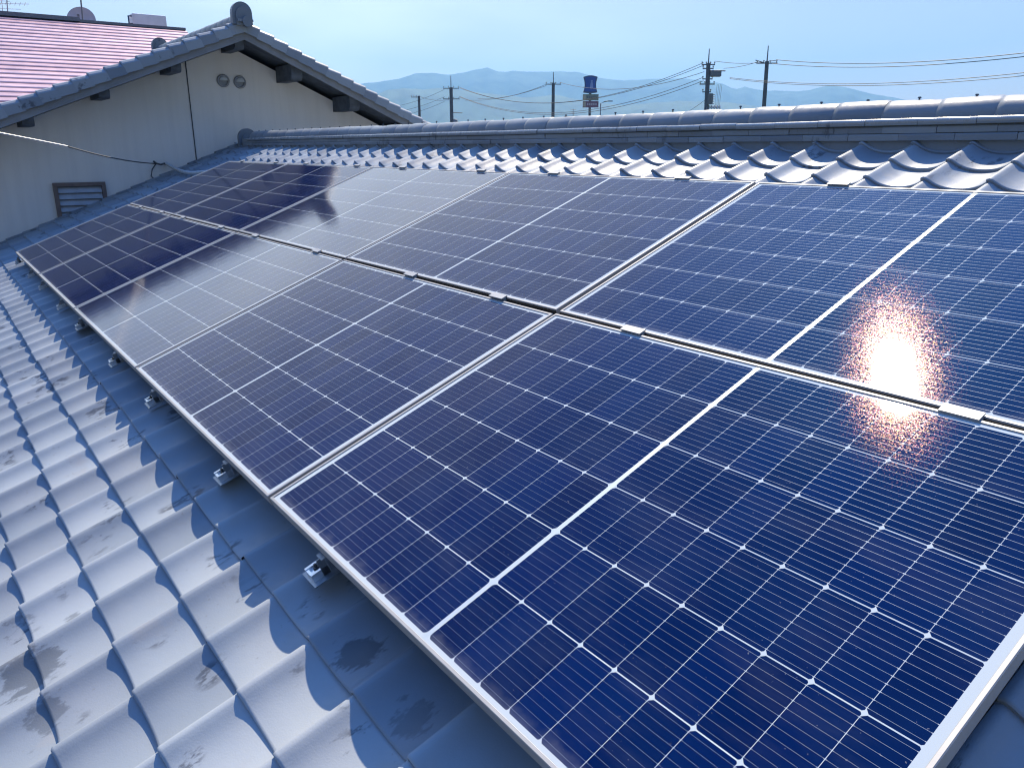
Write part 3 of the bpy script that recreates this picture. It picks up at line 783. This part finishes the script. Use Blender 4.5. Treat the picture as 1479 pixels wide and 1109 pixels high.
# ------------------------------------------------------------------ utility poles, wires, sign
WDIR = Vector((.55, .83, 0)).normalized()
def crossarm(mb_arm, ins, c, w, d=WDIR, n=3, up=.22):
    mb_arm.obox(c, d * w, d.cross(Vector((0, 0, 1))) * .045, Vector((0, 0, .045)))
    for k in range(n):
        q = c + d * w * (2 * k / (n - 1) - 1) * .93
        ins.tube([q + Vector((0, 0, .04)), q + Vector((0, 0, .12)), q + Vector((0, 0, .14)), q + Vector((0, 0, up))], [.03, .03, .075, .06], 8)
def pole(label, px, py, D, spike=1.0, r=.16, lean=0.0):
    top = far_point(px, py, D); base = Vector((top.x, top.y, -4.2))
    base += WDIR * lean
    root = thing('utility_pole', label, 'utility pole', base, group='utility poles beyond the ridge')
    ptop = top - Vector((0, 0, spike))
    mb = MB(); mb.tube([base, base.lerp(ptop, .5), ptop], [r * 1.35, r * 1.15, r], 12); mb.build('shaft', M_CONC, root, base)
    if spike > .05:
        mb = MB(); mb.tube([ptop - Vector((0, 0, .3)), top], [.06, .035], 8); mb.build('spike', M_GEAR, root, base)
    return root, base, ptop
def arms(root, base, specs):
    for c, w, n in specs:
        a_, i_ = MB(), MB(); crossarm(a_, i_, c, w, n=n)
        ao = a_.build('crossarm', M_GEAR, root, base); i_.build('insulator', M_PORC, ao, base)
Z = Vector((0, 0, 1))
# pole with transformers (second from right)
p3, b3, t3 = pole('utility pole loaded with grey transformers and switchgear', 1024.6, 70.8, 71, 1.1, .17, .25)
arms(p3, b3, [(t3 - Z * .1, .55, 4), (t3 - Z * 1.6, .62, 4), (t3 - Z * .4, .45, 3), (t3 - Z * 1.2, .42, 3), (t3 - Z * 2.2, .35, 2)])
mb = MB(); c_ = t3 - Z * .78 + WDIR * .62; mb.obox(c_, WDIR * .46, WDIR.cross(Z) * .25, Z * .25); mb.build('switchgear', M_GEAR, p3, b3, bevel=.05)
mb = MB(); mb.tube([t3 - Z * .56 + WDIR * .2, t3 - Z * .58 + WDIR * 1.45], .05, 6); mb.build('switch_arm', M_GEAR, p3, b3)
mb = MB(); c_ = t3 - Z * 2.75 + WDIR * .28
mb.tube([c_ - Z * .42, c_ + Z * .42], .29, 14)
for k in range(5): mb.tube([c_ + Z * (-.34 + .17 * k) - WDIR * .42, c_ + Z * (-.34 + .17 * k) + WDIR * .42], .035, 5)
mb.build('transformer', M_GEAR, p3, b3)
mb = MB(); c_ = t3 - Z * 4.1 + WDIR * .42; mb.tube([c_ - Z * .4, c_ + Z * .3, c_ + Z * .42], [.33, .33, .16], 14); mb.build('transformer', M_GEAR, p3, b3)
a_ = MB(); i_ = MB(); crossarm(a_, i_, t3 - Z * 3.4 + WDIR * .62, .62, n=6, up=-.2); ao = a_.build('crossarm', M_GEAR, p3, b3); i_.build('insulator', M_PORC, ao, b3)
mb = MB()
for k in range(4): mb.tube([t3 - Z * 1.6 + WDIR * (.85 + .13 * k), t3 - Z * 2.6 + WDIR * (.8 + .13 * k), t3 - Z * 3.35 + WDIR * (.85 + .1 * k)], .012, 5)
mb.build('jumper_wire', M_WIRE, p3, b3)
p4, b4, t4 = pole('plain utility pole with one crossarm, rightmost beyond the ridge', 1109.8, 66.5, 71, 1.15, .15, .2)
arms(p4, b4, [(t4 - Z * .15, .85, 4)])
mb = MB(); mb.tube([t4 - Z * .15 - WDIR * .1, t4 + Z * .08 - WDIR * .95], .04, 6); mb.tube([t4 + WDIR * .1, t4 + Z * .06 + WDIR * .7], .03, 6); mb.build('brace', M_GEAR, p4, b4)
p2, b2, t2 = pole('slim utility pole with a short crossarm left of the blue sign', 799.4, 104.6, 93, 1.1, .17)
arms(p2, b2, [(t2 - Z * .15, .85, 4)])
p1, b1, t1 = pole('utility pole with two crossarms right of the gabled roof', 651, 110, 101, 1.3, .2)
arms(p1, b1, [(t1 - Z * .1, .95, 4), (t1 - Z * 1.3, 1.0, 4)])
mb = MB(); mb.tube([t1 - Z * 2.85, t1 - Z * 2.9 + WDIR * 1.3], .05, 6); mb.build('bracket_arm', M_GEAR, p1, b1)
mb = MB(); c_ = t1 - Z * 4.15 + WDIR * .4; mb.tube([c_ - Z * .6, c_ + Z * .4, c_ + Z * .55], [.33, .33, .14], 12); mb.build('transformer', M_GEAR, p1, b1)
p0, b0, t0 = pole('small distant utility pole just above the gabled roof edge', 605, 139, 118, 0.0, .17)
arms(p0, b0, [(t0 - Z * .15 - WDIR * .5, .6, 4)])

def wire(label, a, b, sag, grp, r=.022, n=28):
    mid_ = (Vector(a) + Vector(b)) / 2
    mb = MB(); mb.tube(catenary(a, b, sag, n), r, 5)
    o = mb.build('overhead_wire', M_WIRE, None, mid_)
    tag(o, label, 'wire', grp)
def pole_pt(t, dz, off): return t - Z * dz + WDIR * off
def dir_pt(px, py, D): return far_point(px, py, D)
def pxw(label, q, grp, r=.022):
    """wire through two end directions with a given sag: (x0,y0,D0),(x1,y1,D1),sag"""
    (xa, ya, da), (xb, yb, db), sag = q
    wire(label, far_point(xa, ya, da), far_point(xb, yb, db), sag, grp, r)
GW = 'overhead wires between the utility poles'
pxw('upper dark wire from the rightmost pole out of frame to the right', ((1121, 86.7, 71), (1700, 45, 52), .75), GW, .024)
pxw('second dark wire from the rightmost pole out of frame to the right', ((1114, 92, 71), (1700, 51, 52), .75), GW, .024)
pxw('upper of two low wires running right from the transformer pole', ((1054, 112.5, 71), (1700, 75, 52), .9), GW, .02)
pxw('lower of two low wires running right from the transformer pole', ((1054, 114, 71), (1700, 81, 52), .9), GW, .02)
pxw('upper wire between transformer pole and rightmost pole', ((1033, 88.6, 71), (1100, 90.5, 71), .12), GW, .02)
pxw('lower wire rising from switchgear to rightmost pole', ((1045, 99, 71), (1095, 89.5, 71), .1), GW, .02)
pxw('upper wire from transformer pole left to two-armed pole', ((1016, 91, 71), (664, 126.5, 101), 2.4), GW, .022)
pxw('second wire from transformer pole left to two-armed pole', ((1018, 94, 71), (664, 127.5, 101), 2.3), GW, .022)
pxw('middle wire from transformer pole to pole beside sign', ((1017, 104, 71), (809, 119.5, 93), 1.0), GW, .022)
pxw('upper low wire from transformer pole left to two-armed pole', ((1016, 112, 71), (664, 139.8, 101), 2.3), GW, .022)
pxw('lower low wire from transformer pole left to two-armed pole', ((1016, 117, 71), (664, 140.5, 101), 2.3), GW, .022)
pxw('wire descending left from the pole beside the sign', ((788, 122.5, 93), (690, 142.5, 118), .5), GW, .022)
pxw('second wire descending left from the pole beside the sign', ((789, 124, 93), (672, 145, 118), .5), GW, .022)
pxw('wire from small distant pole to two-armed pole lower crossarm', ((606, 139.5, 118), (648, 144.5, 101), .25), GW, .02)
for k, (ya, yb) in enumerate(((149, 129.5), (156, 140), (163, 147))):
    pxw(['top', 'middle', 'lowest'][k] + ' faint wire from two-armed pole down behind the gabled roof', ((642, yb, 101), (540, ya + 8, 112), .5), GW, .016)
pxw('faint steep wire from transformer pole down to the left', ((1018, 145, 71), (968, 172, 78), .2), GW, .016)
# big sign on a post
sp = far_point(853, 107, 105); base = Vector((sp.x, sp.y, -4.2))
sg = thing('shop_sign', 'tall roadside sign with a blue barrel shaped board over two boxes', 'sign', base)
sgx = C_R.copy(); sgx.z = 0; sgx.normalize(); sgy = sgx.cross(Z) * -1
mpx = 105 / 1134.4 / .94
def sign_mat(name, c): return plain(name, c, .4, 0, .05, 2)
M_SB = sign_mat('sign_blue', (0.035, 0.10, 0.36)); M_SBD = sign_mat('sign_rim', (0.06, 0.10, 0.20)); M_SW = sign_mat('sign_white', (.22, .30, .55))
M_SG = sign_mat('sign_grey_green', (.20, .24, .20)); M_SP = sign_mat('sign_plum', (.20, .11, .16)); M_SC = sign_mat('sign_cream', (.42, .38, .28)); M_STX = sign_mat('sign_lettering', (.45, .40, .44))
mb = MB(); mb.tube([base, sp - Z * 1.9], .16, 12); mb.build('post', M_GEAR, sg, base)
def barrel(sc, tk, off):
    pts = []
    for k in range(11): t = k / 10; pts.append(((-.98 + .2 * math.sin(math.pi * t)), -1.1 + 2.0 * t))
    for k in range(1, 10): t = k / 10; pts.append((-.98 + 1.96 * t, .9 + .2 * math.sin(math.pi * t)))
    for k in range(11): t = 1 - k / 10; pts.append(((.98 - .2 * math.sin(math.pi * t)), -1.1 + 2.0 * t))
    for k in range(1, 10): t = 1 - k / 10; pts.append((-.98 + 1.96 * t, -1.1 - .12 * math.sin(math.pi * t)))
    cz = sp - Z * 1.18
    return [cz + sgx * (a * sc) + Z * (b * sc) - sgy * off for a, b in pts]
mb = MB(); mb.prism(barrel(.9, 0, .22), sgy * .44); bd = mb.build('sign_board', M_SBD, sg, base)
mb = MB(); mb.prism(barrel(.75, 0, .245), sgy * .02); mb.build('face', M_SB, bd, base)
cz = sp - Z * 1.25
mb = MB(); can = [(-.14, -.5), (-.2, -.3), (-.16, .05), (-.09, .3), (-.13, .42), (-.12, .48), (.12, .48), (.13, .42), (.09, .3), (.16, .05), (.2, -.3), (.14, -.5)]
mb.prism([cz + sgx * (a + .15) + Z * b - sgy * .265 for a, b in can], sgy * .015); mb.build('emblem', M_SW, bd, base)
for k, (yy, m_) in enumerate(((141, M_SG), (151, M_SP))):
    c_ = far_point(853, yy, 105)
    mb = MB(); mb.obox(c_, sgx * .98, sgy * .15, Z * .37); bx = mb.build('sign_box', m_, sg, base)
    mb = MB(); mb.obox(c_ - sgx * .78 - sgy * .155, sgx * .16, sgy * .012, Z * .30); mb.build('patch', M_SC, bx, base)
    mb = MB()
    for q in range(5): mb.obox(c_ + sgx * (-.38 + .26 * q) - sgy * .155, sgx * .085, sgy * .01, Z * .13)
    mb.build('lettering', M_STX if k else M_GEAR, bx, base)
# small roofs and lamp on the skyline
lp = far_point(867.5, 150, 120); lb = Vector((lp.x, lp.y, -4.2)); sl = thing('street_lamp', 'thin street lamp with a bent arm right of the blue sign', 'street lamp', lb)
mb = MB(); mb.tube([lb, lp, lp + Z * .25 + sgx * .5, lp + Z * .35 + sgx * 1.1], .07, 8); mb.build('post', M_GEAR, sl, lb)
mb = MB(); c_ = lp + Z * .33 + sgx * 1.35; mb.obox(c_, sgx * .35, sgy * .15, Z * .07); mb.build('lamp_head', M_GEAR, sl, lb)
rp = far_point(823, 167.2, 130); rb_ = Vector((rp.x, rp.y, -4.2)); fb = thing('distant_building', 'dark low building roof peeping over the ridge left of the sign', 'building', rb_)
mb = MB(); mb.prism([rp + sgx * -.9 - Z * .1, rp + sgx * -.9 - Z * 1.1, rp + sgx * 1.6 - Z * 1.1, rp + sgx * 1.3 - Z * .05], sgy * 8); mb.build('roof', M_GEAR, fb, rb_)
mb = MB(); c_ = rp + sgy * 4; mb.box(c_.x - 2.5, c_.x + 2.5, c_.y - 3, c_.y + 3, -4.2, rp.z - 1.0); mb.build('wall', M_STUCCO, fb, rb_)
ap = far_point(828, 157.5, 130); ab = Vector((ap.x, ap.y, rp.z - .3)); aa = thing('television_aerial', 'tiny cross shaped aerial on the dark roof left of the sign', 'aerial', ab)
mb = MB(); mb.tube([ab, ap], .04, 6); mb.build('mast', M_GEAR, aa, ab)
mb = MB(); mb.tube([ap - Z * .15 - sgx * .4, ap - Z * .15 + sgx * .4], .03, 5); mb.tube([ap - Z * .6 - sgx * .25, ap - Z * .6 + sgx * .25], .03, 5); mb.build('antenna_element', M_GEAR, aa, ab)

# ------------------------------------------------------------------ haze
hz = MB(); hz.box(-5600, 5600, -5600, 5600, -6, 620)
hm = bpy.data.materials.new('haze'); hm.use_nodes = True; ht = hm.node_tree; ht.nodes.clear()
ho = ht.nodes.new('ShaderNodeOutputMaterial'); hv_ = ht.nodes.new('ShaderNodeVolumePrincipled')
hv_.inputs['Color'].default_value = (0.17, 0.43, 0.80, 1); hv_.inputs['Density'].default_value = 0.00021; hv_.inputs['Anisotropy'].default_value = 0.3
ht.links.new(hv_.outputs[0], ho.inputs['Volume'])
tag(hz.build('haze', hm), None, None, kind='stuff')
